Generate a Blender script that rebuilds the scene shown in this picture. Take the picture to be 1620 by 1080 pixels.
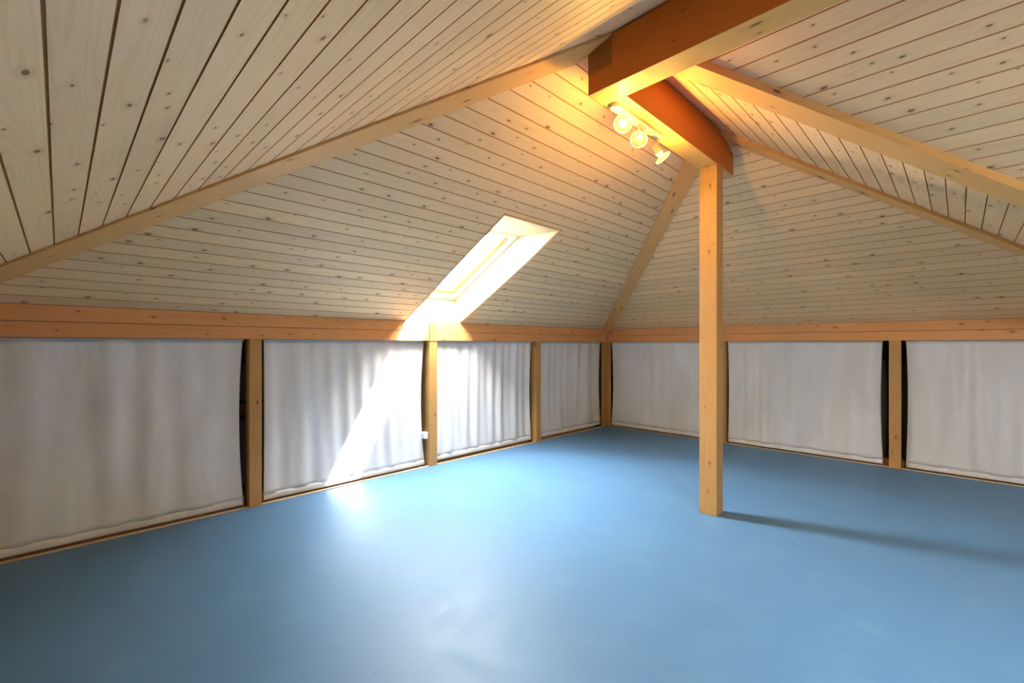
import bpy, bmesh, math, random
from mathutils import Vector, Matrix

for o in list(bpy.data.objects):
    bpy.data.objects.remove(o, do_unlink=True)
scn = bpy.context.scene
C = scn.collection
R = random.Random(7)

# ---------------------------------------------------------------- camera, sky, sun, exposure
# World axes: +x runs along the wall with the skylight above it, +y runs towards that wall, z is up.
EYE = 1.25
cam_d = bpy.data.cameras.new('camera')
cam = bpy.data.objects.new('camera', cam_d)
C.objects.link(cam)
cam.location = (0, 0, EYE)
YAW = math.radians(90) - 0.7881            # heading measured from +x
cam.rotation_euler = (math.radians(90), 0, YAW - math.radians(90))
cam_d.sensor_width = 36
cam_d.lens = 36 * 712.8 / 1620
cam_d.shift_y = 5.6 / 1620
cam_d.clip_start = 0.02
scn.camera = cam

world = bpy.data.worlds.new('sky')
scn.world = world
world.use_nodes = True
wn = world.node_tree.nodes
bg = wn['Background']
bg.inputs[0].default_value = (1.0, 0.97, 0.93, 1)
bg.inputs[1].default_value = 68.0

sun_d = bpy.data.lights.new('sun', 'SUN')
sun = bpy.data.objects.new('sun', sun_d)
C.objects.link(sun)
sun_d.energy = 80
sun_d.angle = math.radians(0.6)
sun_d.color = (1.0, 0.96, 0.90)
SUN = Vector((-0.431, 0.36, -1.0)).normalized()
sun.rotation_euler = SUN.to_track_quat('-Z', 'Y').to_euler()
sun.location = (4, 2, 6)

scn.view_settings.view_transform = 'Standard'
scn.view_settings.look = 'None'
scn.view_settings.gamma = 1
scn.view_settings.use_curve_mapping = False
scn.view_settings.exposure = 1.9
scn.cycles.max_bounces = 12
scn.cycles.diffuse_bounces = 8
scn.cycles.glossy_bounces = 4
scn.cycles.transparent_max_bounces = 12
scn.cycles.sample_clamp_indirect = 50
scn.cycles.caustics_reflective = False
scn.cycles.caustics_refractive = False
scn.cycles.use_denoising = True

LAMP_COLOR = (1.0, 0.60, 0.10)
LAMP_POWER = 8.0

# ---------------------------------------------------------------- room numbers (metres)
K = 0.54                                    # roof pitch
YL, XR = 3.875, 5.985                       # the two visible walls
EAVE = EYE + 0.242
XRIDGE, YRIDGE = 2.04, 1.318
XNEAR, YBACK = -0.511, -3.2
XE, YE = 4.59, -1.237                       # inner corner of the wing
S2 = math.sqrt(2)
ROOF_OVER = 4.75


def z_mid(y): return EAVE + K * (YL - y)
def z_left(x): return EYE + 0.518 + K * x
def z_right(x): return EAVE + K * (XR - x)
def z_top(x): return EYE + 1.62 - K * (x - XRIDGE)
def z_strip(y): return EYE + 1.622 - K * (YRIDGE - y)


# ---------------------------------------------------------------- node helpers
class NT:
    def __init__(s, name):
        s.m = bpy.data.materials.new(name)
        s.m.use_nodes = True
        s.t = s.m.node_tree
        s.n = s.t.nodes
        s.b = s.n['Principled BSDF']
        s.out = s.n['Material Output']

    def add(s, typ, **kw):
        x = s.n.new(typ)
        for k, v in kw.items():
            setattr(x, k, v)
        return x

    def put(s, sock, v):
        if hasattr(v, 'links'):
            s.t.links.new(v, sock)
        else:
            sock.default_value = v

    def math(s, op, a, b=0.0, c=0.0, clamp=False):
        x = s.add('ShaderNodeMath', operation=op, use_clamp=clamp)
        s.put(x.inputs[0], a)
        s.put(x.inputs[1], b)
        s.put(x.inputs[2], c)
        return x.outputs[0]

    def mix(s, f, a, b, mode='MIX'):
        x = s.add('ShaderNodeMix', data_type='RGBA', blend_type=mode)
        s.put(x.inputs[0], f)
        s.put(x.inputs[6], a)
        s.put(x.inputs[7], b)
        return x.outputs[2]

    def xyz(s, x_, y_, z_=0.0):
        x = s.add('ShaderNodeCombineXYZ')
        s.put(x.inputs[0], x_)
        s.put(x.inputs[1], y_)
        s.put(x.inputs[2], z_)
        return x.outputs[0]

    def noise(s, vec, scale=1.0, detail=3.0, rough=0.5, dist=0.0):
        x = s.add('ShaderNodeTexNoise')
        s.put(x.inputs['Vector'], vec)
        x.inputs['Scale'].default_value = scale
        x.inputs['Detail'].default_value = detail
        x.inputs['Roughness'].default_value = rough
        x.inputs['Distortion'].default_value = dist
        return x.outputs['Fac']

    def remap(s, v, a, b, c=0.0, d=1.0, smooth=True):
        x = s.add('ShaderNodeMapRange')
        if smooth:
            x.interpolation_type = 'SMOOTHSTEP'
        s.put(x.inputs[0], v)
        s.put(x.inputs[1], a)
        s.put(x.inputs[2], b)
        s.put(x.inputs[3], c)
        s.put(x.inputs[4], d)
        return x.outputs[0]


def wood(name, light, dark, knot, rough=0.5, spec=0.35, boards=True, knots=0.5, vary=0.10, grain=0.35, ksize=1.0, kdens=4.0):
    """Softwood. UV x runs along the grain, UV y across it, both in metres; a board is 0.1 of UV y."""
    w = NT(name)
    uv = w.add('ShaderNodeUVMap').outputs[0]
    sp = w.add('ShaderNodeSeparateXYZ')
    w.put(sp.inputs[0], uv)
    x, y = sp.outputs[0], sp.outputs[1]
    rnd = w.add('ShaderNodeObjectInfo').outputs['Random']
    idx = w.math('FLOOR', w.math('MULTIPLY', y, 10.0)) if boards else w.math('MULTIPLY', rnd, 40.0)
    off = w.math('MULTIPLY', idx, 7.31)
    off = w.math('ADD', off, w.math('MULTIPLY', rnd, 91.0))
    # knots
    kv = w.xyz(w.math('ADD', w.math('MULTIPLY', x, kdens), off), w.math('ADD', w.math('MULTIPLY', y, 10.0), w.math('MULTIPLY', off, 0.37) if not boards else 0.0))
    vo = w.add('ShaderNodeTexVoronoi', voronoi_dimensions='2D', feature='F1')
    w.put(vo.inputs['Vector'], kv)
    vo.inputs['Scale'].default_value = 1.0
    vo.inputs['Randomness'].default_value = 0.9
    sc = w.add('ShaderNodeSeparateColor')
    w.put(sc.inputs[0], vo.outputs['Color'])
    wob = w.math('MULTIPLY', w.math('SUBTRACT', w.noise(kv, 9.0, 2.0), 0.5), 0.05)
    d = w.math('ADD', vo.outputs['Distance'], wob)
    on = w.math('LESS_THAN', sc.outputs[0], knots)
    rad = w.math('ADD', 0.035 * ksize, w.math('MULTIPLY', w.math('POWER', sc.outputs[1], 2.5), 0.085 * ksize))
    core = w.math('MULTIPLY', on, w.remap(d, rad, w.math('MULTIPLY', rad, 0.65), 0.0, 1.0))
    halo = w.math('MULTIPLY', on, w.remap(d, w.math('MULTIPLY', rad, 3.2), rad, 0.0, 1.0))
    # grain bends round the knots
    gy = w.math('ADD', w.math('MULTIPLY', y, 1.0), w.math('MULTIPLY', halo, 0.006))
    gv = w.xyz(w.math('ADD', w.math('MULTIPLY', x, 0.55), off), w.math('MULTIPLY', gy, 9.0), off)
    big = w.noise(gv, 1.3, 1.0, 0.4, 0.3)
    rings = w.math('SINE', w.math('MULTIPLY', w.math('ADD', big, w.math('MULTIPLY', gy, 1.2)), 95.0))
    rings = w.remap(rings, 0.2, 1.0, 0.0, 1.0)
    fine = w.noise(w.xyz(w.math('ADD', w.math('MULTIPLY', x, 3.0), off), w.math('MULTIPLY', y, 260.0), off), 1.0, 3.0, 0.6)
    blot = w.noise(w.xyz(w.math('ADD', w.math('MULTIPLY', x, 1.6), off), w.math('MULTIPLY', y, 5.0), 3.0), 1.0, 2.0, 0.5)
    g = w.math('ADD', w.math('MULTIPLY', rings, 0.6 * grain), w.math('MULTIPLY', w.math('SUBTRACT', fine, 0.5), 0.9 * grain))
    g = w.math('ADD', g, w.math('MULTIPLY', w.math('SUBTRACT', blot, 0.5), 0.5), clamp=True)
    col = w.mix(g, (*light, 1), (*dark, 1))
    wn_ = w.add('ShaderNodeTexWhiteNoise', noise_dimensions='1D')
    w.put(wn_.inputs['W'], off)
    br = w.remap(wn_.outputs[0], 0.0, 1.0, 1.0 - vary, 1.0 + vary, smooth=False)
    hsv = w.add('ShaderNodeHueSaturation')
    w.put(hsv.inputs['Color'], col)
    w.put(hsv.inputs['Value'], br)
    w.put(hsv.inputs['Saturation'], w.remap(sc.outputs[2], 0, 1, 1.0, 1.0))
    col = hsv.outputs[0]
    col = w.mix(w.math('MULTIPLY', halo, 0.30), col, (*[c * 0.75 for c in dark], 1))
    col = w.mix(w.math('MULTIPLY', core, 0.92), col, (*knot, 1))
    w.put(w.b.inputs['Base Color'], col)
    w.put(w.b.inputs['Roughness'], w.math('ADD', rough, w.math('MULTIPLY', fine, 0.12)))
    w.b.inputs['Specular IOR Level'].default_value = spec
    bp = w.add('ShaderNodeBump')
    bp.inputs['Strength'].default_value = 0.10
    bp.inputs['Distance'].default_value = 0.002
    w.put(bp.inputs['Height'], w.math('SUBTRACT', w.math('MULTIPLY', fine, 0.5), core))
    w.put(w.b.inputs['Normal'], bp.outputs[0])
    return w.m


def plain(name, col, rough=0.5, spec=0.5, metal=0.0, noise=0.0, nscale=20.0):
    w = NT(name)
    if noise:
        tc = w.add('ShaderNodeTexCoord').outputs['Object']
        f = w.noise(tc, nscale, 4.0, 0.6)
        w.put(w.b.inputs['Base Color'], w.mix(f, (*[c * (1 - noise) for c in col], 1), (*[min(1, c * (1 + noise)) for c in col], 1)))
    else:
        w.b.inputs['Base Color'].default_value = (*col, 1)
    w.b.inputs['Roughness'].default_value = rough
    w.b.inputs['Specular IOR Level'].default_value = spec
    w.b.inputs['Metallic'].default_value = metal
    return w.m


def m_floor():
    w = NT('painted blue floor')
    tc = w.add('ShaderNodeTexCoord').outputs['Object']
    big = w.noise(tc, 0.9, 4.0, 0.55)
    mid = w.noise(tc, 5.0, 5.0, 0.6, 0.4)
    fine = w.noise(tc, 160.0, 2.0, 0.6)
    col = w.mix(big, (0.080, 0.185, 0.345, 1), (0.100, 0.218, 0.388, 1))
    col = w.mix(w.remap(mid, 0.45, 0.8, 0.0, 0.35), col, (0.135, 0.285, 0.44, 1))
    col = w.mix(w.remap(fine, 0.62, 0.78, 0.0, 0.25), col, (0.07, 0.17, 0.27, 1))
    # a few scuffs and pits
    vo = w.add('ShaderNodeTexVoronoi', voronoi_dimensions='2D', feature='F1')
    w.put(vo.inputs['Vector'], tc)
    vo.inputs['Scale'].default_value = 5.0
    s = w.add('ShaderNodeSeparateColor')
    w.put(s.inputs[0], vo.outputs['Color'])
    wob = w.math('ADD', vo.outputs['Distance'], w.math('MULTIPLY', w.noise(tc, 60.0, 2.0), 0.03))
    pit = w.math('MULTIPLY', w.remap(wob, 0.045, 0.03, 0.0, 1.0), w.math('LESS_THAN', s.outputs[0], 0.30))
    col = w.mix(w.math('MULTIPLY', pit, 0.6), col, (0.05, 0.09, 0.13, 1))
    # scraped white flecks of plaster
    fl = w.add('ShaderNodeTexVoronoi', voronoi_dimensions='2D', feature='F1')
    w.put(fl.inputs['Vector'], tc)
    fl.inputs['Scale'].default_value = 1.6
    fs = w.add('ShaderNodeSeparateColor')
    w.put(fs.inputs[0], fl.outputs['Color'])
    chip = w.math('MULTIPLY', w.remap(fl.outputs['Distance'], 0.13, 0.03, 0.0, 1.0), w.math('LESS_THAN', fs.outputs[0], 0.35))
    chip = w.math('MULTIPLY', chip, w.remap(w.noise(tc, 42.0, 3.0, 0.7), 0.60, 0.66, 0.0, 1.0))
    col = w.mix(w.math('MULTIPLY', chip, 0.55), col, (0.52, 0.58, 0.62, 1))
    w.put(w.b.inputs['Base Color'], col)
    w.put(w.b.inputs['Roughness'], w.remap(mid, 0.2, 0.8, 0.46, 0.58))
    w.b.inputs['Specular IOR Level'].default_value = 0.30
    bp = w.add('ShaderNodeBump')
    bp.inputs['Strength'].default_value = 0.15
    bp.inputs['Distance'].default_value = 0.002
    w.put(bp.inputs['Height'], w.math('ADD', mid, w.math('MULTIPLY', fine, 0.12)))
    w.put(w.b.inputs['Normal'], bp.outputs[0])
    return w.m


def m_cloth():
    w = NT('unbleached curtain cloth')
    tc = w.add('ShaderNodeTexCoord').outputs['Object']
    mp = w.add('ShaderNodeMapping')
    w.put(mp.inputs[0], tc)
    mp.inputs['Scale'].default_value = (1.0, 1.0, 0.28)
    big = w.noise(mp.outputs[0], 3.2, 5.0, 0.62, 0.6)
    fib = w.noise(tc, 95.0, 3.0, 0.65)
    col = w.mix(w.remap(big, 0.3, 0.7, 0, 1), (0.68, 0.66, 0.64, 1), (0.77, 0.79, 0.83, 1))
    col = w.mix(w.remap(fib, 0.3, 0.8, 0.0, 0.35), col, (0.60, 0.55, 0.48, 1))
    w.put(w.b.inputs['Base Color'], col)
    w.b.inputs['Roughness'].default_value = 0.9
    w.b.inputs['Specular IOR Level'].default_value = 0.15
    bp = w.add('ShaderNodeBump')
    bp.inputs['Strength'].default_value = 0.2
    bp.inputs['Distance'].default_value = 0.002
    w.put(bp.inputs['Height'], fib)
    w.put(w.b.inputs['Normal'], bp.outputs[0])
    return w.m


def m_glass(name, tint=(1, 1, 1), gloss=0.06, edge=0.35):
    w = NT(name)
    tr = w.add('ShaderNodeBsdfTransparent')
    tr.inputs[0].default_value = (*tint, 1)
    gl = w.add('ShaderNodeBsdfGlossy')
    gl.inputs['Roughness'].default_value = 0.03
    lw = w.add('ShaderNodeLayerWeight')
    lw.inputs[0].default_value = 0.35
    mx = w.add('ShaderNodeMixShader')
    w.put(mx.inputs[0], w.math('ADD', gloss, w.math('MULTIPLY', lw.outputs['Fresnel'], edge), clamp=True))
    w.put(mx.inputs[1], tr.outputs[0])
    w.put(mx.inputs[2], gl.outputs[0])
    w.put(w.out.inputs[0], mx.outputs[0])
    w.n.remove(w.b)
    return w.m


def m_clear(name, white):
    """Clear glass with a faint milky sheen."""
    w = NT(name)
    tr = w.add('ShaderNodeBsdfTransparent')
    tr.inputs[0].default_value = (.96, .96, .94, 1)
    df = w.add('ShaderNodeBsdfDiffuse')
    df.inputs[0].default_value = (.9, .9, .86, 1)
    mx = w.add('ShaderNodeMixShader')
    mx.inputs[0].default_value = white
    w.put(mx.inputs[1], tr.outputs[0])
    w.put(mx.inputs[2], df.outputs[0])
    w.put(w.out.inputs[0], mx.outputs[0])
    w.n.remove(w.b)
    return w.m


def m_emit(name, col, s):
    w = NT(name)
    e = w.add('ShaderNodeEmission')
    e.inputs[0].default_value = (*col, 1)
    e.inputs[1].default_value = s
    w.put(w.out.inputs[0], e.outputs[0])
    w.n.remove(w.b)
    return w.m


M = {
    'ceil': wood('limed spruce ceiling boards', (0.88, 0.580, 0.30), (0.74, 0.405, 0.165), (0.20, 0.085, 0.035), 0.46, 0.35, True, 0.60, 0.06, 0.42, 1.0, 5.5),
    'groove': plain('board joint', (0.52, 0.21, 0.07), 0.7, 0.2),
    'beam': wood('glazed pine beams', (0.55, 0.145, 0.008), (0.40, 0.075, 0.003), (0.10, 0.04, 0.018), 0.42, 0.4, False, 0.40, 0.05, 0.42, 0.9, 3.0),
    'under': wood('pine underside with painted lamplight', (0.72, 0.40, 0.12), (0.58, 0.27, 0.06), (0.12, 0.05, 0.02), 0.42, 0.4, False, 0.45, 0.05, 0.42, 0.9, 3.0),  # lamplight on the beam undersides is put into this colour
    'hip': wood('oiled pine rafters', (0.80, 0.415, 0.135), (0.62, 0.25, 0.05), (0.10, 0.05, 0.03), 0.45, 0.35, False, 0.45, 0.05, 0.42, 0.9, 3.0),
    'plate': wood('oiled pine wall plate', (0.72, 0.33, 0.12), (0.56, 0.21, 0.06), (0.14, 0.05, 0.02), 0.48, 0.35, False, 0.7, 0.05, 0.42, 0.75, 4.5),
    'post': wood('pine posts', (0.51, 0.275, 0.09), (0.39, 0.17, 0.04), (0.15, 0.06, 0.025), 0.45, 0.35, False, 0.7, 0.05, 0.42, 0.75, 4.5),
    'end': wood('dark end grain', (0.30, 0.105, 0.02), (0.22, 0.065, 0.01), (0.10, 0.04, 0.02), 0.6, 0.2, False, 0.2, 0.03, 0.3),
    'sill': wood('pale sill lath', (0.62, 0.45, 0.27), (0.48, 0.31, 0.16), (0.12, 0.06, 0.03), 0.55, 0.3, False, 0.5, 0.06, 0.4),
    'lining': wood('pale skylight lining', (0.42, 0.34, 0.20), (0.34, 0.25, 0.125), (0.40, 0.34, 0.28), 0.4, 0.4, False, 0.35, 0.03, 0.25),
    'floor': m_floor(),
    'cloth': m_cloth(),
    'hem': plain('curtain hem', (0.68, 0.61, 0.53), 0.9, 0.1, 0, 0.10, 60),
    'white': plain('white lacquer', (0.66, 0.66, 0.64), 0.35, 0.5),
    'rebate': plain('varnished pine rebate', (0.62, 0.42, 0.14), 0.45, 0.4, 0, 0.1, 14),
    'cream': plain('cream enamel', (0.42, 0.37, 0.29), 0.35, 0.5),
    'plastic': plain('white plastic', (0.85, 0.85, 0.86), 0.35, 0.5),
    'void': plain('raw fibre board', (0.17, 0.16, 0.14), 0.9, 0.1, 0, 0.15, 6),
    'dark': plain('dark steel pipe', (0.02, 0.028, 0.04), 0.5, 0.4),
    'deck': plain('roof deck', (0.10, 0.08, 0.06), 0.9, 0.1),
    'wallp': wood('limed wall boards', (0.60, 0.50, 0.38), (0.47, 0.36, 0.24), (0.12, 0.08, 0.05), 0.5, 0.3, True, 0.5, 0.05, 0.4),
    'glass': m_glass('clear pane', (0.96, 0.99, 1.0), 0.03),
    'bowl': m_clear('clear glass collar', 0.012),
    'rim': m_clear('glass collar rim', 0.30),
    'bulb': m_emit('glowing bulb', (1.0, 0.88, 0.66), 2.5),
    'bulb2': m_emit('glowing bulb seen from the side', (1.0, 0.82, 0.52), 0.45),
}


# ---------------------------------------------------------------- mesh helpers
class MB:
    """Collects faces with UVs in metres (x along the grain) and links them as one mesh object."""
    def __init__(s):
        s.v, s.f, s.uv, s.mi, s.sm = [], [], [], [], []

    def face(s, pts, uvs, mi=0, smooth=False):
        i = len(s.v)
        s.v += [tuple(p) for p in pts]
        s.f.append(tuple(range(i, i + len(pts))))
        s.uv += list(uvs)
        s.mi.append(mi)
        s.sm.append(smooth)

    def prism(s, a, b, mi=0, uvo=None):
        """Solid between two matching rings a and b of 3-D points; grain runs from a to b."""
        a = [Vector(p) for p in a]
        b = [Vector(p) for p in b]
        n = len(a)
        ax = (sum(b, Vector()) - sum(a, Vector())).normalized()
        o = R.uniform(0, 5) if uvo is None else uvo
        acc = 0.0
        ctr = (sum(a, Vector()) + sum(b, Vector())) / (2 * n)
        for i in range(n):
            j = (i + 1) % n
            w = (a[j] - a[i]).length
            q = [a[i], a[j], b[j], b[i]]
            uv = [(p.dot(ax) + o, acc + (w if k in (1, 2) else 0.0)) for k, p in enumerate(q)]
            acc += w + 0.013
            s._out(q, uv, ctr, mi)
        for ring in (a, b):
            e1 = (ring[1] - ring[0]).normalized()
            nn = ax.normalized()
            e2 = nn.cross(e1)
            s._out(list(ring), [(p.dot(e2) * 1.0 + o, p.dot(e1)) for p in ring], ctr, mi)

    def _out(s, q, uv, ctr, mi, smooth=False):
        n = Vector()
        for i in range(len(q)):
            n += (q[i] - q[0]).cross(q[(i + 1) % len(q)] - q[0])
        mid = sum(q, Vector()) / len(q)
        if n.dot(mid - ctr) < 0:
            q, uv = q[::-1], uv[::-1]
        s.face(q, uv, mi, smooth)

    def box(s, lo, hi, axis=0, mi=0):
        lo, hi = Vector(lo), Vector(hi)
        i, j = [k for k in range(3) if k != axis]
        def ring(val):
            r = []
            for (p, q) in ((lo[i], lo[j]), (hi[i], lo[j]), (hi[i], hi[j]), (lo[i], hi[j])):
                v = [0, 0, 0]
                v[axis], v[i], v[j] = val, p, q
                r.append(Vector(v))
            return r
        s.prism(ring(lo[axis]), ring(hi[axis]), mi)

    def lathe(s, prof, origin, axis, seg=32, mi=0):
        """prof: list of (distance along axis, radius)."""
        axis = Vector(axis).normalized()
        q = axis.to_track_quat('Z', 'Y')
        o = Vector(origin)
        rings = []
        for (t, r) in prof:
            rings.append([o + q @ Vector((r * math.cos(2 * math.pi * k / seg), r * math.sin(2 * math.pi * k / seg), t)) for k in range(seg)])
        for a in range(len(rings) - 1):
            for k in range(seg):
                l = (k + 1) % seg
                s.face([rings[a][k], rings[a][l], rings[a + 1][l], rings[a + 1][k]],
                       [(k / seg, a * 0.1), ((k + 1) / seg, a * 0.1), ((k + 1) / seg, a * 0.1 + 0.1), (k / seg, a * 0.1 + 0.1)], mi, True)

    def tube(s, pts, r, seg=16, mi=0):
        pts = [Vector(p) for p in pts]
        rings = []
        for i, p in enumerate(pts):
            t = (pts[min(i + 1, len(pts) - 1)] - pts[max(i - 1, 0)]).normalized()
            q = t.to_track_quat('Z', 'Y')
            rings.append([p + q @ Vector((r * math.cos(2 * math.pi * k / seg), r * math.sin(2 * math.pi * k / seg), 0)) for k in range(seg)])
        for a in range(len(rings) - 1):
            for k in range(seg):
                l = (k + 1) % seg
                s.face([rings[a][k], rings[a][l], rings[a + 1][l], rings[a + 1][k]], [(0, 0)] * 4, mi, True)
        s.face(rings[0][::-1], [(0, 0)] * seg, mi)
        s.face(rings[-1], [(0, 0)] * seg, mi)

    def build(s, name, mats, parent=None, bevel=0.0, solid=0.0, weld=False, subsurf=0):
        me = bpy.data.meshes.new(name)
        me.from_pydata(s.v, [], s.f)
        ul = me.uv_layers.new(name='UVMap')
        for i, uv in enumerate(s.uv):
            ul.data[i].uv = uv
        mats = mats if isinstance(mats, (list, tuple)) else [mats]
        for m in mats:
            me.materials.append(m)
        for i, p in enumerate(me.polygons):
            p.material_index = s.mi[i]
            p.use_smooth = s.sm[i]
        bm = bmesh.new()
        bm.from_mesh(me)
        bmesh.ops.remove_doubles(bm, verts=bm.verts, dist=1e-5)
        bm.to_mesh(me)
        bm.free()
        ob = bpy.data.objects.new(name, me)
        C.objects.link(ob)
        if bevel:
            b = ob.modifiers.new('edge', 'BEVEL')
            b.width = bevel
            b.segments = 2
            b.limit_method = 'ANGLE'
        if solid:
            m = ob.modifiers.new('thickness', 'SOLIDIFY')
            m.thickness = solid
            m.offset = 0
        if parent:
            # children keep their world coordinates whatever the parent's location
            ob.parent = parent
            ob.matrix_parent_inverse = parent_mat(parent).inverted()
        return ob


def parent_mat(p):
    m = Matrix.Translation(p.location)
    if p.parent:
        return parent_mat(p.parent) @ Matrix(p.matrix_parent_inverse) @ m
    return m


def tag(o, label, cat, group=None):
    o['label'] = label
    o['category'] = cat
    if group:
        o['group'] = group
    return o


def empty(name, loc, label=None, cat=None, group=None):
    o = bpy.data.objects.new(name, None)
    C.objects.link(o)
    o.location = loc
    o.empty_display_size = 0.1
    if label:
        tag(o, label, cat, group)
    return o


def structure(o, label=None):
    o['kind'] = 'structure'
    if label:
        o['label'] = label
    return o


# ---------------------------------------------------------------- ceiling
def slope(name, par, axis, zf, q0, q1, joint, sign_range, holes=(), last_plain=False, pitch=0.0856, g=0.0028, deck_ext=None):
    """Boards of one roof slope. axis 'x': boards run along x and the slope changes with y (q); 'y': the other way.
    sign_range(q) gives the two ends of the boards at q."""
    cs = math.sqrt(1 + K * K)
    lo, hi = min(q0, q1), max(q0, q1)
    js = []
    n = math.ceil((lo - joint) / pitch)
    while joint + n * pitch < hi - 0.004:
        if joint + n * pitch > lo + 0.004:
            js.append(joint + n * pitch)
        n += 1
    if last_plain is not False:
        js = [j for j in js if (j - last_plain) <= 1e-6]
    edges = [lo] + js + [hi]
    up = 0.005
    def P(s, q, lift=0.0):
        # lift along z is enough at this pitch
        z = zf(q) + lift
        return (s, q, z) if axis == 'x' else (q, s, z)
    mb = MB()
    def band(a, b, ui, lifta, liftb, mi, y0, y1):
        """one strip between q=a and q=b, cut round the holes"""
        cuts = sorted({a, b} | {h for H in holes for h in H[:2] if a < h < b})
        for c0, c1 in zip(cuts[:-1], cuts[1:]):
            mq = (c0 + c1) / 2
            l0, r0 = sign_range(c0)
            l1, r1 = sign_range(c1)
            segs = [((l0, l1), (r0, r1))]
            for H in holes:
                if H[0] < mq < H[1]:
                    segs = [((l0, l1), (H[2], H[2])), ((H[3], H[3]), (r0, r1))]
            f0, f1 = ((c0 - a) / (b - a), (c1 - a) / (b - a)) if b != a else (0, 1)
            za, zb = lifta + (liftb - lifta) * f0, lifta + (liftb - lifta) * f1
            ya, yb = y0 + (y1 - y0) * f0, y0 + (y1 - y0) * f1
            for (L, Rr) in segs:
                q = [P(L[0], c0, za), P(Rr[0], c0, za), P(Rr[1], c1, zb), P(L[1], c1, zb)]
                uv = [(L[0], ya), (Rr[0], ya), (Rr[1], yb), (L[1], yb)]
                if len({tuple(round(c, 5) for c in p) for p in q}) < 3:
                    continue
                v = [Vector(p) for p in q]
                nn = (v[1] - v[0]).cross(v[2] - v[0])
                if nn.z > 0:
                    q, uv = q[::-1], uv[::-1]
                mb.face(q, uv, mi)
    for i in range(len(edges) - 1):
        a, b = edges[i], edges[i + 1]
        ga = g if i > 0 else 0
        gb = g if i < len(edges) - 2 else 0
        band(a + ga, b - gb, i, 0, 0, 0, i * 0.1 + 0.004, i * 0.1 + min(0.096, 0.004 + (b - a) * cs))
    for j in js:
        band(j - g, j - g * 0.9, 0, 0, up, 1, 0, 0.001)
        band(j - g * 0.9, j + g * 0.9, 0, up, up, 1, 0, 0.005)
        band(j + g * 0.9, j + g, 0, up, 0, 1, 0, 0.001)
    ob = mb.build(name, [M['ceil'], M['groove']], par)
    # the roof above the boards keeps the daylight out
    d = MB()
    dl, dh = (lo, hi) if deck_ext is None else deck_ext
    dholes = [H[4] for H in holes]
    cuts = sorted({dl, dh} | {h for H in dholes for h in H[:2] if dl < h < dh})
    for c0, c1 in zip(cuts[:-1], cuts[1:]):
        mq = (c0 + c1) / 2
        l0, r0 = sign_range(c0)
        l1, r1 = sign_range(c1)
        segs = [((l0, l1), (r0, r1))]
        for H in dholes:
            if H[0] < mq < H[1]:
                segs = [((l0, l1), (H[2], H[2])), ((H[3], H[3]), (r0, r1))]
        for (L, Rr) in segs:
            lo4 = [P(L[0], c0, .04), P(Rr[0], c0, .04), P(Rr[1], c1, .04), P(L[1], c1, .04)]
            hi4 = [P(L[0], c0, .07), P(Rr[0], c0, .07), P(Rr[1], c1, .07), P(L[1], c1, .07)]
            d.prism(lo4, hi4)
    return ob, d


ceiling = empty('ceiling', (2.0, 0.0, EAVE))
structure(ceiling, 'hipped ceiling of pale knotty spruce boards')
deck = empty('roof', (2.0, 0.0, EAVE + 0.05))
structure(deck, 'roof above the ceiling boards')

# skylight openings in slope coordinates: q0, q1, s0, s1, (roof hole)
SKY = (2.476, 3.874, 2.410, 3.093, (2.54, 3.905, 2.393, 3.110))
hidden_holes_left = [(0.50, 1.05, -1.9, -1.2, (0.50, 1.05, -1.9, -1.2))]
hidden_holes_top = []
decks = []
ob, d = slope('ceiling_slope', ceiling, 'x', z_mid, YRIDGE, YL, 3.7965, lambda y: (3.364 - y, y + 2.11), [SKY], deck_ext=(YRIDGE, ROOF_OVER))
decks.append(d)
ob, d = slope('ceiling_slope', ceiling, 'y', z_left, XNEAR, XRIDGE, -0.017, lambda x: (YBACK, 3.364 - x), hidden_holes_left, last_plain=1.76, pitch=0.08545, deck_ext=(-1.3, XRIDGE))
decks.append(d)
ob, d = slope('ceiling_slope', ceiling, 'y', z_right, 3.43, XR, 5.94, lambda x: (4.748 - x, x - 2.11), deck_ext=(3.43, 6.9))
decks.append(d)
ob, d = slope('ceiling_slope', ceiling, 'y', z_top, XRIDGE, XE, 2.6047, lambda x: (YBACK, 3.358 - x), hidden_holes_top, deck_ext=(XRIDGE, XE))
decks.append(d)
ob, d = slope('ceiling_slope', ceiling, 'x', z_strip, YE, YRIDGE, 0.745, lambda y: (3.358 - y, 4.748 - y), deck_ext=(YE - .6, YRIDGE))
decks.append(d)
for d in decks:
    d.build('roof_deck', M['deck'], deck)

# ---------------------------------------------------------------- floor and walls
mb = MB()
for (x0, x1, y0, y1) in ((XNEAR, XR, YE, YL), (XNEAR, XE, YBACK, YE)):
    mb.box((x0, y0, -0.05), (x1, y1, 0.0))
structure(mb.build('floor', M['floor']), 'smooth floor painted light blue')
mb = MB()
mb.box((XNEAR - .6, YL, -0.06), (6.9, 4.8, -0.02))
mb.box((XR, YE - .1, -0.06), (6.9, YL, -0.02))
structure(mb.build('floor_attic', M['void']), 'bare floor behind the curtains')


def wall(name, lo, hi, mat, label):
    mb = MB()
    mb.box(lo, hi, 0 if hi[0] - lo[0] > hi[1] - lo[1] else 1)
    return structure(mb.build(name, mat), label)


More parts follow.
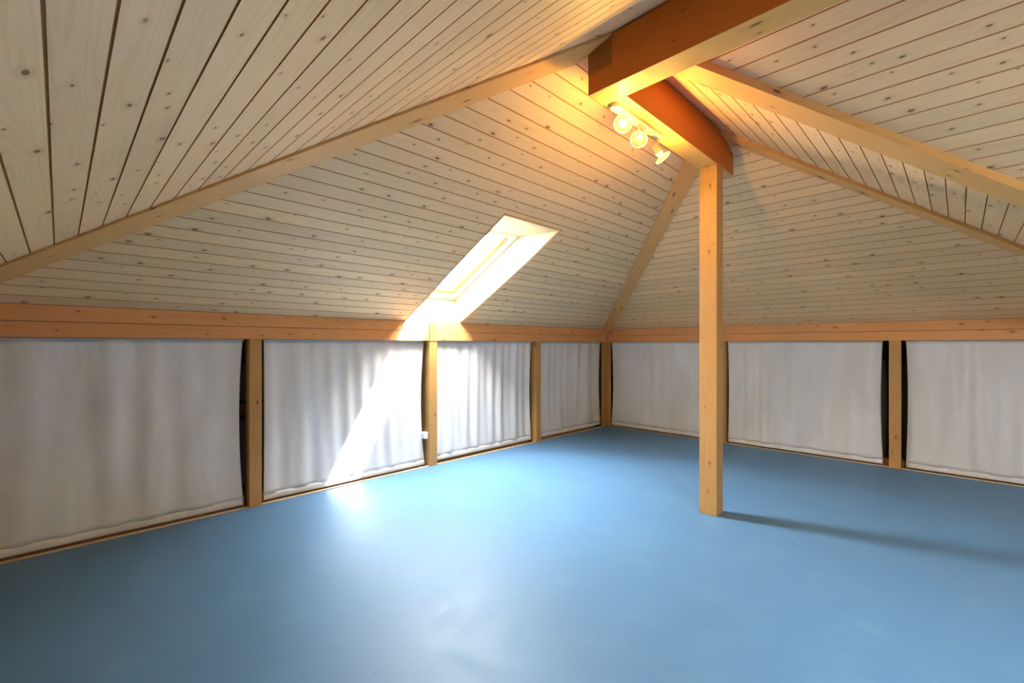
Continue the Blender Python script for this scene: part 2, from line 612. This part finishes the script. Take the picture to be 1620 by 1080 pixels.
wall('wall_left', (XNEAR, 4.62, -0.06), (6.9, 4.70, EAVE + K * (YL - 4.62) - .002), M['void'], 'back of the low space behind the curtains under the skylight')
wall('wall_right', (6.75, YE, -0.06), (6.83, 4.70, EAVE + K * (XR - 6.75) - .002), M['void'], 'back of the low space behind the curtains beyond the column')
wall('wall_near', (XNEAR - .08, YBACK, -0.05), (XNEAR, 4.7, z_left(XNEAR) + .03), M['wallp'], 'low wall beside the viewer')
wall('wall_wing', (XE, YE - .08, -0.05), (6.83, YE, z_strip(YE) + .03), M['wallp'], 'low wall at the end of the wing')
wall('wall_side', (XE, YBACK, -0.05), (XE + .08, YE - .08, z_top(XE) + .03), M['wallp'], 'low wall behind the valley rafter')
mb = MB()
prof = [(XNEAR - .08, -0.05), (XE + .08, -0.05), (XE + .08, z_top(XE) + .04), (XRIDGE, z_top(XRIDGE) + .04), (XNEAR - .08, z_left(XNEAR) + .04)]
mb.prism([(x, YBACK - .08, z) for x, z in prof], [(x, YBACK, z) for x, z in prof])
structure(mb.build('wall_back', M['wallp']), 'gable wall behind the viewer')

# ---------------------------------------------------------------- skylights
def ring_mesh(name, parent, mat, zf, axis, out, inn, off0, off1):
    """Picture-frame ring lying parallel to the slope; out / inn = (s0, s1, q0, q1)."""
    mb = MB()
    def P(s, q, o):
        z = zf(q) + o
        return Vector((s, q, z)) if axis == 'x' else Vector((q, s, z))
    o = [(out[0], out[2]), (out[1], out[2]), (out[1], out[3]), (out[0], out[3])]
    n = [(inn[0], inn[2]), (inn[1], inn[2]), (inn[1], inn[3]), (inn[0], inn[3])]
    for i in range(4):
        j = (i + 1) % 4
        a = [P(*o[i], off0), P(*n[i], off0), P(*n[i], off1), P(*o[i], off1)]
        b = [P(*o[j], off0), P(*n[j], off0), P(*n[j], off1), P(*o[j], off1)]
        mb.prism(a, b)
    return mb.build(name, mat, parent, bevel=0.002)


w1 = empty('window_1', (2.75, 3.2, z_mid(3.2)))
structure(w1, 'roof window in a deep pale lined shaft')
x0, x1 = 2.410, 3.093
OFF = 0.309
top_c, top_w = (2.476, z_mid(2.476)), (2.98, z_mid(2.98) + OFF)
bot = [(3.874, z_mid(3.874)), (3.886, z_mid(3.874) + .085), (3.98, z_mid(3.98) + OFF)]


def panel(name, rings, mat, thick_dir):
    mb = MB()
    t = Vector(thick_dir) * 0.016
    for a, b in rings:
        mb.prism([a[0], a[1], Vector(a[1]) + t, Vector(a[0]) + t], [b[0], b[1], Vector(b[1]) + t, Vector(b[0]) + t])
    return mb.build(name, mat, w1)


panel('top_lining', [(((x0, *top_c), (x0, *top_w)), ((x1, *top_c), (x1, *top_w)))], M['lining'], (0, 0, 1))
panel('bottom_lining', [(((x0, *bot[0]), (x0, *bot[1])), ((x1, *bot[0]), (x1, *bot[1]))), (((x0, *bot[1]), (x0, *bot[2])), ((x1, *bot[1]), (x1, *bot[2])))], M['lining'], (0, 1, 0))
for xs, sgn in ((x0, -1), (x1, 1)):
    mb = MB()
    pr = [top_c, top_w, bot[2], bot[1], bot[0]]
    # the grain of the side linings runs with the slope
    a = [(xs, y, z) for y, z in pr]
    b = [(xs + sgn * .016, y, z) for y, z in pr]
    mb.prism(a, b)
    so = mb.build('side_lining', M['lining'], w1)
    ul = so.data.uv_layers[0]
    for p in so.data.polygons:
        for li in p.loop_indices:
            co = so.data.vertices[so.data.loops[li].vertex_index].co
            ul.data[li].uv = (-co.y * .88 + co.z * .47, co.y * .47 + co.z * .88)
# thin dark reveal round the opening in the ceiling
mb = MB()
for (a, b) in (((x0 - .014, 2.462), (x1 + .014, 2.476)),):
    mb.prism([(a[0], a[1], z_mid(a[1]) - .004), (a[0], b[1], z_mid(b[1]) - .004), (a[0], b[1], z_mid(b[1]) + .01), (a[0], a[1], z_mid(a[1]) + .01)],
             [(b[0], a[1], z_mid(a[1]) - .004), (b[0], b[1], z_mid(b[1]) - .004), (b[0], b[1], z_mid(b[1]) + .01), (b[0], a[1], z_mid(a[1]) + .01)])
for xa, xb in ((x0 - .008, x0), (x1, x1 + .008)):
    ya, yb = 2.476, 3.872
    mb.prism([(xa, ya, z_mid(ya) - .003), (xb, ya, z_mid(ya) - .003), (xb, ya, z_mid(ya) + .01), (xa, ya, z_mid(ya) + .01)],
             [(xa, yb, z_mid(yb) - .003), (xb, yb, z_mid(yb) - .003), (xb, yb, z_mid(yb) + .01), (xa, yb, z_mid(yb) + .01)])
mb.build('edge_bead', M['plate'], w1)
ring_mesh('window_frame', w1, M['white'], z_mid, 'x', (x0, x1 + .005, 2.965, 3.985), (2.469, 3.036, 3.03, 3.918), OFF, OFF + .07)
ring_mesh('rebate', w1, M['rebate'], z_mid, 'x', (2.469, 3.036, 3.03, 3.918), (2.512, 2.992, 3.06, 3.885), OFF + .031, OFF + .07)
ring_mesh('window_sash', w1, M['white'], z_mid, 'x', (2.512, 2.992, 3.06, 3.885), (2.575, 2.925, 3.10, 3.842), OFF + .033, OFF + .085)
def pane(parent, zf, axis, s0, s1, q0, q1, off):
    mb = MB()
    def P(s, q, o=0):
        return (s, q, zf(q) + off + o) if axis == 'x' else (q, s, zf(q) + off + o)
    mb.prism([P(s0, q0), P(s1, q0), P(s1, q0, .004), P(s0, q0, .004)], [P(s0, q1), P(s1, q1), P(s1, q1, .004), P(s0, q1, .004)])
    return mb.build('pane', M['glass'], parent)


pane(w1, z_mid, 'x', 2.574, 2.926, 3.099, 3.843, OFF + .055)

# added roof window, unseen behind the viewer, to bring in fill daylight
for nm, zf, H in (('fill_window', z_left, hidden_holes_left[0]),):
    q0, q1, s0, s1 = H[:4]
    e = empty(nm, ((q0 + q1) / 2, (s0 + s1) / 2, zf((q0 + q1) / 2)))
    structure(e, 'added unseen roof window behind the viewer for fill daylight')
    ring_mesh('window_frame', e, M['white'], zf, 'y', (s0, s1, q0, q1), (s0 + .06, s1 - .06, q0 + .06, q1 - .06), -0.002, .12)
    pane(e, zf, 'y', s0 + .06, s1 - .06, q0 + .06, q1 - .06, .08)


def portal(name, cx, cy, zf, axis, w, h, off):
    l = bpy.data.lights.new(name, 'AREA')
    l.shape = 'RECTANGLE'
    l.size, l.size_y = w, h
    l.cycles.is_portal = True
    o = bpy.data.objects.new(name, l)
    C.objects.link(o)
    if axis == 'x':
        sl = Vector((0, 1, zf(1) - zf(0))).normalized()
        al = Vector((1, 0, 0))
        o.location = (cx, cy, zf(cy) + off)
    else:
        sl = Vector((1, 0, zf(1) - zf(0))).normalized()
        al = Vector((0, 1, 0))
        o.location = (cx, cy, zf(cx) + off)
    n = al.cross(sl)
    if n.z < 0:
        n = -n
    m = Matrix((al, n.cross(al), n)).transposed()
    o.rotation_euler = m.to_euler()
    return o


portal('skylight_portal', 2.75, 3.47, z_mid, 'x', .40, .92, OFF + .10)
for H, zf in ((hidden_holes_left[0], z_left),):
    portal('skylight_portal', (H[0] + H[1]) / 2, (H[2] + H[3]) / 2, zf, 'y', H[3] - H[2], (H[1] - H[0]) * 1.14, .14)

# ---------------------------------------------------------------- roof beams
def rafter(name, kind, d0, d1, drop, p0, p1, label):
    """Hip or valley rafter. d0..d1 = width across the line in plan, drop below it; p0 / p1 = cutting planes (axis, value)."""
    if kind == 'valley':
        base, dirn, nrm, rise = Vector((XRIDGE, YRIDGE, EYE + 1.62)), Vector((1, -1, -K)), Vector((1, 1, 0)) / S2, .382
    elif kind == 'near':
        base, dirn, nrm, rise = Vector((XRIDGE, 3.364 - XRIDGE, z_left(XRIDGE))), Vector((-1, 1, -K)), Vector((1, 1, 0)) / S2, -.382
    elif kind == 'far':
        base, dirn, nrm, rise = Vector((3.43, YRIDGE, EYE + 1.622)), Vector((1, -1, -K)), Vector((1, 1, 0)) / S2, -.382
    else:
        base, dirn, nrm, rise = Vector((3.43, YRIDGE, EYE + 1.622)), Vector((1, 1, -K)), Vector((1, -1, 0)) / S2, -.382
    ds = [(d0, -drop), (d1, -drop), (d1, rise * abs(d1) - .001)]
    if d0 < 0 < d1:
        ds.append((0.0, -.001))
    ds.append((d0, rise * abs(d0) - .001))
    rings = []
    for ax, val in (p0, p1):
        r = []
        for d, h in ds:
            p = base + nrm * d + Vector((0, 0, h))
            t = (val - p[ax]) / dirn[ax]
            r.append(p + dirn * t)
        rings.append(r)
    mb = MB()
    mb.prism(rings[0], rings[1])
    o = mb.build(name, M['hip'])
    return tag(o, label, 'beam', 'rafters on the folds of the ceiling')


def lamplit_underside(o):
    """Paints lamplight into the undersides: a lighter pine than the orange-glazed cheeks."""
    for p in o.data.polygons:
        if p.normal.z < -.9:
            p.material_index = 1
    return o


# ridge beam with the housed end of the cross beam showing in its side
ridge = MB()
zb = EYE + 1.316
ridge.box((1.972, YBACK, zb), (2.115, 1.393, EYE + 1.578), 1)
tag(lamplit_underside(ridge.build('ridge_beam', [M['beam'], M['under']], bevel=0.002)), 'thick orange-brown ridge beam ending overhead, crossing in front of the spotlights', 'beam')
cb = MB()
pr = [(2.1155, zb), (3.70, zb), (3.70, z_right(3.70) - .004), (3.498, EYE + 1.581), (2.1155, EYE + 1.581)]
cb.prism([(x, 1.25, z) for x, z in pr], [(x, 1.385, z) for x, z in pr])
cross = lamplit_underside(cb.build('cross_beam', [M['beam'], M['under']], bevel=0.002))
ul = cross.data.uv_layers[0]
for p in cross.data.polygons:
    for li in p.loop_indices:
        co = cross.data.vertices[cross.data.loops[li].vertex_index].co
        ul.data[li].uv = (co.x + 3.3, (co.z if abs(p.normal.y) > .5 else co.y) + (.0 if p.normal.y > 0 else .37))
tag(cross, 'orange-brown beam resting on the column, with the three spotlights under it', 'beam')
mb = MB()
mb.box((1.9695, 1.251, EYE + 1.421), (1.9718, 1.392, EYE + 1.550), 2)
mb.build('beam_end', M['end'], cross)['label'] = 'dark end grain of the beam let into the ridge beam'

rafter('hip_rafter', 'near', -.10, .043, .053, (0, 1.971), (1, 3.8745), 'long pale rafter sloping across the upper left up to the ridge beam')
rafter('hip_rafter', 'corner', -.09, .058, .045, (1, 1.386), (1, 3.8745), 'short steep rafter rising from the far room corner to the column head')
rafter('hip_rafter', 'far', -.04, .042, .042, (1, 1.249), (1, YE + .002), 'narrow rafter falling to the right from the end of the cross beam')
rafter('valley_rafter', 'valley', -.07, .05, .0225, (0, 2.116), (1, YE + .002), 'broad rafter falling to the right from under the ridge beam, upper of the right pair')

# ---------------------------------------------------------------- column
mb = MB()
mb.box((3.374, 1.255, 0.0005), (3.495, 1.381, zb - .0005), 2)
col = mb.build('column', M['post'], bevel=0.003)
tag(col, 'free-standing square pine column in the middle of the blue floor', 'column')
sw = empty('light_switch', (3.425, 1.382, 1.15), 'white switch on the hidden far side of the column, only its edge showing', 'light switch')
mb = MB()
mb.box((3.41, 1.3815, 1.085), (3.475, 1.393, 1.222), 2)
mb.build('housing', M['plastic'], sw, bevel=0.003)
mb = MB()
mb.box((3.42, 1.393, 1.16), (3.465, 1.396, 1.212), 2)
mb.box((3.42, 1.393, 1.095), (3.465, 1.396, 1.147), 2)
mb.build('rocker', M['plastic'], sw, bevel=0.001)

# ---------------------------------------------------------------- wall plates (beams above the curtains)
def wall_plate(lo, hi, axis, label):
    """Two stacked timbers with a fine joint between them."""
    e = empty('wall_plate_beam', ((lo[0] + hi[0]) / 2, (lo[1] + hi[1]) / 2, lo[2]), label, 'beam', 'double beams above the curtains')
    zj = EYE + .1415
    for z0, z1 in ((lo[2], zj - .0015), (zj + .0015, hi[2])):
        mb = MB()
        if z1 == hi[2]:
            # top follows the slope
            if axis == 0:
                r = [(lo[1], z0), (hi[1], z0), (hi[1], z1 - K * (hi[1] - lo[1])), (lo[1], z1)]
                mb.prism([(lo[0], y, z) for y, z in r], [(hi[0], y, z) for y, z in r])
            else:
                r = [(lo[0], z0), (hi[0], z0), (hi[0], z1 - K * (hi[0] - lo[0])), (lo[0], z1)]
                mb.prism([(x, lo[1], z) for x, z in r], [(x, hi[1], z) for x, z in r])
        else:
            mb.box((lo[0], lo[1], z0), (hi[0], hi[1], z1), axis)
        mb.build('timber', M['plate'], e, bevel=0.0015)
    return e


zt0, zt1 = EYE + .046, EAVE - .002
wall_plate((XNEAR, YL, zt0), (2.687, YL + .042, zt1), 0, 'reddish double beam above the curtains, from the left edge to the skylight post')
wall_plate((2.785, YL, zt0), (5.986, YL + .042, zt1), 0, 'double beam above the curtains between the skylight post and the far corner')
wall_plate((XR, YE, zt0), (XR + .042, YL - .002, zt1), 1, 'orange double beam above the curtains of the right-hand wall')

# ---------------------------------------------------------------- wall posts
def post(lo, hi, label):
    mb = MB()
    mb.box(lo, hi, 2)
    return tag(mb.build('wall_post', M['post'], bevel=0.002), label, 'post', 'posts along the low walls')


zp = zt0 - .0005
post((1.032, 3.868, -.02), (1.118, 3.985, zp), 'pine post between the two largest curtains on the left, dark gaps on both sides')
p3 = empty('wall_post', (2.735, 3.92, 0), 'pine post right under the skylight with a block rising over the beam', 'post', 'posts along the low walls')
mb = MB()
mb.box((2.688, 3.868, -.02), (2.783, 4.02, zp - .008), 2)
mb.build('shaft', M['post'], p3, bevel=0.002)
mb = MB()
mb.box((2.6885, 3.862, zp - .006), (2.7835, 3.8735, EAVE - .0005), 2)
mb.box((2.6885, 3.8735, zp - .006), (2.7835, 3.915, z_mid(3.915) - .003), 2)
mb.build('upper_block', M['post'], p3, bevel=0.002)
post((4.337, 3.868, -.02), (4.423, 3.975, zp), 'orange pine post between the two narrow curtains beside the far corner')
mb = MB()
mb.prism([(5.872, 3.893, -.02), (5.998, 3.893, -.02), (5.998, 3.826, -.02), (6.014, 3.826, -.02), (6.014, 3.909, -.02), (5.872, 3.909, -.02)],
         [(5.872, 3.893, zp), (5.998, 3.893, zp), (5.998, 3.826, zp), (6.014, 3.826, zp), (6.014, 3.909, zp), (5.872, 3.909, zp)])
tag(mb.build('wall_post', M['post'], bevel=0.001), 'angled post filling the far room corner', 'post', 'posts along the low walls')
post((5.978, 2.122, -.02), (6.085, 2.216, zp), 'wall post almost hidden behind the free-standing column')
post((5.978, .423, -.02), (6.085, .516, zp), 'light pine post on the right-hand wall between two black gaps')

# ---------------------------------------------------------------- curtains
def curtain(wall_axis, a, b, seed, label, pinch=(.01, .01), zbot=.022, folds=1.0, group='curtains closing the low side of the attic'):
    """A flat cloth hung from a lath behind the beam, weighted by a rod in the bottom hem; a..b along the wall."""
    rr = random.Random(seed)
    plane = (YL if wall_axis == 'x' else XR) + .062
    ztop = EYE + .040
    e = empty('curtain', ((a + b) / 2, plane, 0) if wall_axis == 'x' else (plane, (a + b) / 2, 0), label, 'curtain', group)
    nx = max(30, int(abs(b - a) * 90))
    nz = 34
    comp = [(rr.uniform(12, 50), rr.uniform(0, 6.28), rr.uniform(.3, 1.0), rr.uniform(-1.5, 1.5), rr.uniform(.2, 1.0)) for _ in range(9)]
    def disp(s, t):
        # t: 0 at the top, 1 at the bottom
        v = 0
        for w, ph, am, dr, tm in comp:
            v += am * math.sin(w * s + ph + dr * t * 1.5) * (.35 + .65 * math.sin(math.pi * min(1, max(0, t * tm + .15))))
        v *= .0034 * folds
        # gathers just under the lath and above the hem
        v += .0014 * math.sin(95 * s + 3 * math.sin(9 * s)) * math.exp(-t * 9) + .0013 * math.sin(74 * s + 2 * math.sin(13 * s)) * math.exp(-(1 - t) * 11) * min(1, (1 - t) * 12)
        v += .010 * math.sin(math.pi * t)          # the cloth bellies back a little
        return v
    def P(i, j, cloth=True):
        t = j / nz
        s0 = a + pinch[0] * math.sin(math.pi * min(1, t * 1.03)) ** .8
        s1 = b - pinch[1] * math.sin(math.pi * min(1, t * 1.03)) ** .8
        s = s0 + (s1 - s0) * i / nx
        y = plane + disp(s, t)
        z = ztop + (zbot + .045 - ztop) * t
        return (s, y, z) if wall_axis == 'x' else (y, s, z)
    mb = MB()
    for j in range(nz):
        for i in range(nx):
            q = [P(i, j), P(i + 1, j), P(i + 1, j + 1), P(i, j + 1)]
            mb.face(q, [(0, 0)] * 4, 0, True)
    mb.build('cloth', M['cloth'], e, solid=.0015)
    mb = MB()
    def H(s, dy, z):
        return (s, plane + dy, z) if wall_axis == 'x' else (plane + dy, s, z)
    # hem: soft flattened tube round the rod
    seg = 12
    rings = []
    for i in range(nx + 1):
        s = a + (b - a) * i / nx
        wob = .0005 * math.sin(60 * s) + .0003 * math.sin(131 * s + seed)
        rings.append([H(s, .007 * math.cos(2 * math.pi * k / seg) * 1.0 + wob, zbot + .0245 + .0255 * math.sin(2 * math.pi * k / seg)) for k in range(seg)])
    for i in range(nx):
        for k in range(seg):
            l = (k + 1) % seg
            mb.face([rings[i][k], rings[i][l], rings[i + 1][l], rings[i + 1][k]], [(0, 0)] * 4, 0, True)
    mb.face(rings[0][::-1], [(0, 0)] * seg)
    mb.face(rings[-1], [(0, 0)] * seg)
    mb.build('hem', M['cloth'], e)
    mb = MB()
    if wall_axis == 'x':
        mb.box((a - .004, plane - .016, ztop - .006), (b + .004, plane - .005, ztop + .003), 0)
    else:
        mb.box((plane - .016, a - .004, ztop - .006), (plane - .005, b + .004, ztop + .003), 1)
    mb.build('rail', M['white'], e)['label'] = 'white lath at the curtain top'
    return e


curtain('x', -.50, 1.003, 11, 'wide grey-beige curtain at the left edge, left of the first wall post', (.0, .024), .014, 1.8)
curtain('x', 1.149, 2.668, 23, 'curtain struck by the slanting patch of sunlight', (.006, .030), .012, 1.3)
curtain('x', 2.792, 4.305, 35, 'folded curtain just right of the post under the skylight', (.0, .022), .028, 1.5)
curtain('x', 4.43, 5.885, 47, 'shaded beige curtain left of the far corner post, with strong folds', (.0, .035), .028, 1.9)
curtain('y', 2.226, 3.838, 59, 'smooth curtain between the far corner and the free-standing column', (.012, .022), .014, .6)
curtain('y', .572, 2.108, 61, 'curtain just right of the free-standing column, left of the wall post with black gaps', (.016, .010), .012, 2.2)
curtain('y', -1.15, .388, 73, 'curtain at the right edge of the view, right of the wall post with black gaps', (.0, .012), .012, 2.4)

# ---------------------------------------------------------------- laths and bottom plates along the floor edge
n = 1
for (a, b) in ((XNEAR, 1.031), (1.119, 2.687), (2.784, 4.336), (4.424, 5.871)):
    mb = MB()
    mb.box((a, YL + .0005, -.02), (b, YL + .030, .006), 0)
    structure(mb.build('trim_%d' % n, M['sill'], bevel=.001), 'pale lath along the floor edge')
    n += 1
    mb = MB()
    mb.box((a, YL + .130, -.02), (b, YL + .170, .060), 0)
    structure(mb.build('trim_%d' % n, M['plate'], bevel=.001), 'bottom plate behind the curtain')
    n += 1
for (a, b) in ((YE, .422), (.517, 2.121), (2.217, 3.825)):
    mb = MB()
    mb.box((XR + .0005, a, -.02), (XR + .030, b, .006), 1)
    structure(mb.build('trim_%d' % n, M['sill'], bevel=.001), 'pale lath along the floor edge')
    n += 1
    mb = MB()
    mb.box((XR + .130, a, -.02), (XR + .170, b, .060), 1)
    structure(mb.build('trim_%d' % n, M['plate'], bevel=.001), 'bottom plate behind the curtain')
    n += 1

# things glimpsed in the gaps beside the first post
e = empty('storage_rack', (1.1, 4.35, 0), 'dark pipes and a brown board glimpsed in the gap beside the first wall post', 'rack')
mb = MB()
mb.tube([(.2, 4.30, .765), (2.3, 4.30, .765)], .014)
mb.build('upper_pipe', M['dark'], e)
mb = MB()
mb.tube([(.2, 4.30, .632), (2.3, 4.30, .632)], .008)
mb.build('lower_pipe', M['dark'], e)
mb = MB()
mb.box((.2, 4.315, .655), (2.3, 4.335, .748), 0)
mb.build('board', M['end'], e)
for xx in (.2, 2.27):
    mb = MB()
    mb.box((xx, 4.316, -.02), (xx + .03, 4.345, .80), 2)
    mb.build('upright', M['dark'], e)

# ---------------------------------------------------------------- small white box on the skylight post
so = empty('power_socket', (2.66, 3.93, .32), 'small white socket box on the side of the post under the skylight', 'power socket')
mb = MB()
mb.box((2.645, 3.895, .286), (2.6875, 3.955, .352), 2)
mb.build('housing', M['plastic'], so, bevel=.004)
mb = MB()
mb.box((2.6425, 3.905, .294), (2.645, 3.945, .344), 2)
mb.build('cover', M['plastic'], so, bevel=.001)

# ---------------------------------------------------------------- spotlights
RZ = EYE + 1.296
fix = empty('spotlight_rail', (2.40, 1.342, zb), 'cream rail with three small glass-collared spotlights under the cross beam', 'ceiling light')
mb = MB()
seg = 14
pts = []
ra, rb, yc, hw = 2.122, 2.682, 1.3415, .0285
for k in range(seg + 1):
    an = math.pi / 2 + math.pi * k / seg
    pts.append((ra + hw + hw * math.cos(an), yc + hw * math.sin(an)))
for k in range(seg + 1):
    an = -math.pi / 2 + math.pi * k / seg
    pts.append((rb - hw + hw * math.cos(an), yc + hw * math.sin(an)))
mb.prism([(x, y, RZ) for x, y in pts], [(x, y, zb - .0005) for x, y in pts])
mb.build('rail', M['cream'], fix, bevel=.002)


def spot(px, py, joint, direction, length, power, bulbmat):
    """A lamp on a short arm: tapered can, flared clear glass collar, glowing bulb."""
    d = Vector(direction).normalized()
    j = Vector(joint)
    back = j - d * length * .35
    can = MB()
    L = length
    can.lathe([(0, .001), (0, .012), (L * .06, .0165), (L * .45, .021), (L * .75, .0235), (L * .78, .0235), (L * .78, .019), (L * .30, .017), (L * .30, .001)], back, d, 32)
    co = can.build('spot_body', M['cream'], fix)
    arm = MB()
    arm.tube([(px, py, RZ + .001), (px, py, RZ - .012), (px + (j.x - px) * .2, py + (j.y - py) * .2, RZ - .03), tuple(j)], .0065, 14)
    arm.build('arm', M['cream'], co)
    g = MB()
    g.lathe([(L * .72, .0215), (L * .95, .0225), (L * 1.05, .026), (L * 1.12, .034), (L * 1.17, .0455), (L * 1.19, .048), (L * 1.205, .047), (L * 1.18, .045)], back, d, 40)
    g.lathe([(L * 1.185, .0455), (L * 1.20, .0465), (L * 1.215, .048), (L * 1.20, .0495), (L * 1.18, .0485), (L * 1.185, .0455)], back, d, 40, 1)
    g.build('glass_collar', [M['bowl'], M['rim']], co)
    b = MB()
    b.lathe([(L * .45, .007), (L * .70, .008), (L * .80, .013), (L * .92, .0155), (L * 1.02, .013), (L * 1.08, .006), (L * 1.09, .0005)], back, d, 24)
    b.build('bulb', bulbmat, co)
    l = bpy.data.lights.new('spot_glow', 'POINT')
    l.energy = power
    l.color = LAMP_COLOR
    l.shadow_soft_size = .018
    lo = bpy.data.objects.new('spot_glow', l)
    C.objects.link(lo)
    lo.location = back + d * L * 1.30
    return co


IR, ID = Vector((.709, -.705, 0)), Vector((0, 0, -1))       # picture right and down, in the room
toC = -Vector((2.2, 1.34, 1.28)).normalized()
spot(2.215, 1.3415, (2.235, 1.345, EYE + 1.247), toC + IR * .02, .085, LAMP_POWER * .32, M['bulb'])
toC2 = -Vector((2.4, 1.34, 1.24)).normalized()
spot(2.405, 1.3415, (2.420, 1.335, EYE + 1.245), toC2 * .80 + ID * .52 - IR * .20, .085, LAMP_POWER * .22, M['bulb2'])
toC3 = -Vector((2.66, 1.34, 1.24)).normalized()
spot(2.648, 1.3415, (2.640, 1.352, EYE + 1.228), toC3 * .22 + ID * .78 + IR * .62, .085, LAMP_POWER * .46, M['bulb2'])
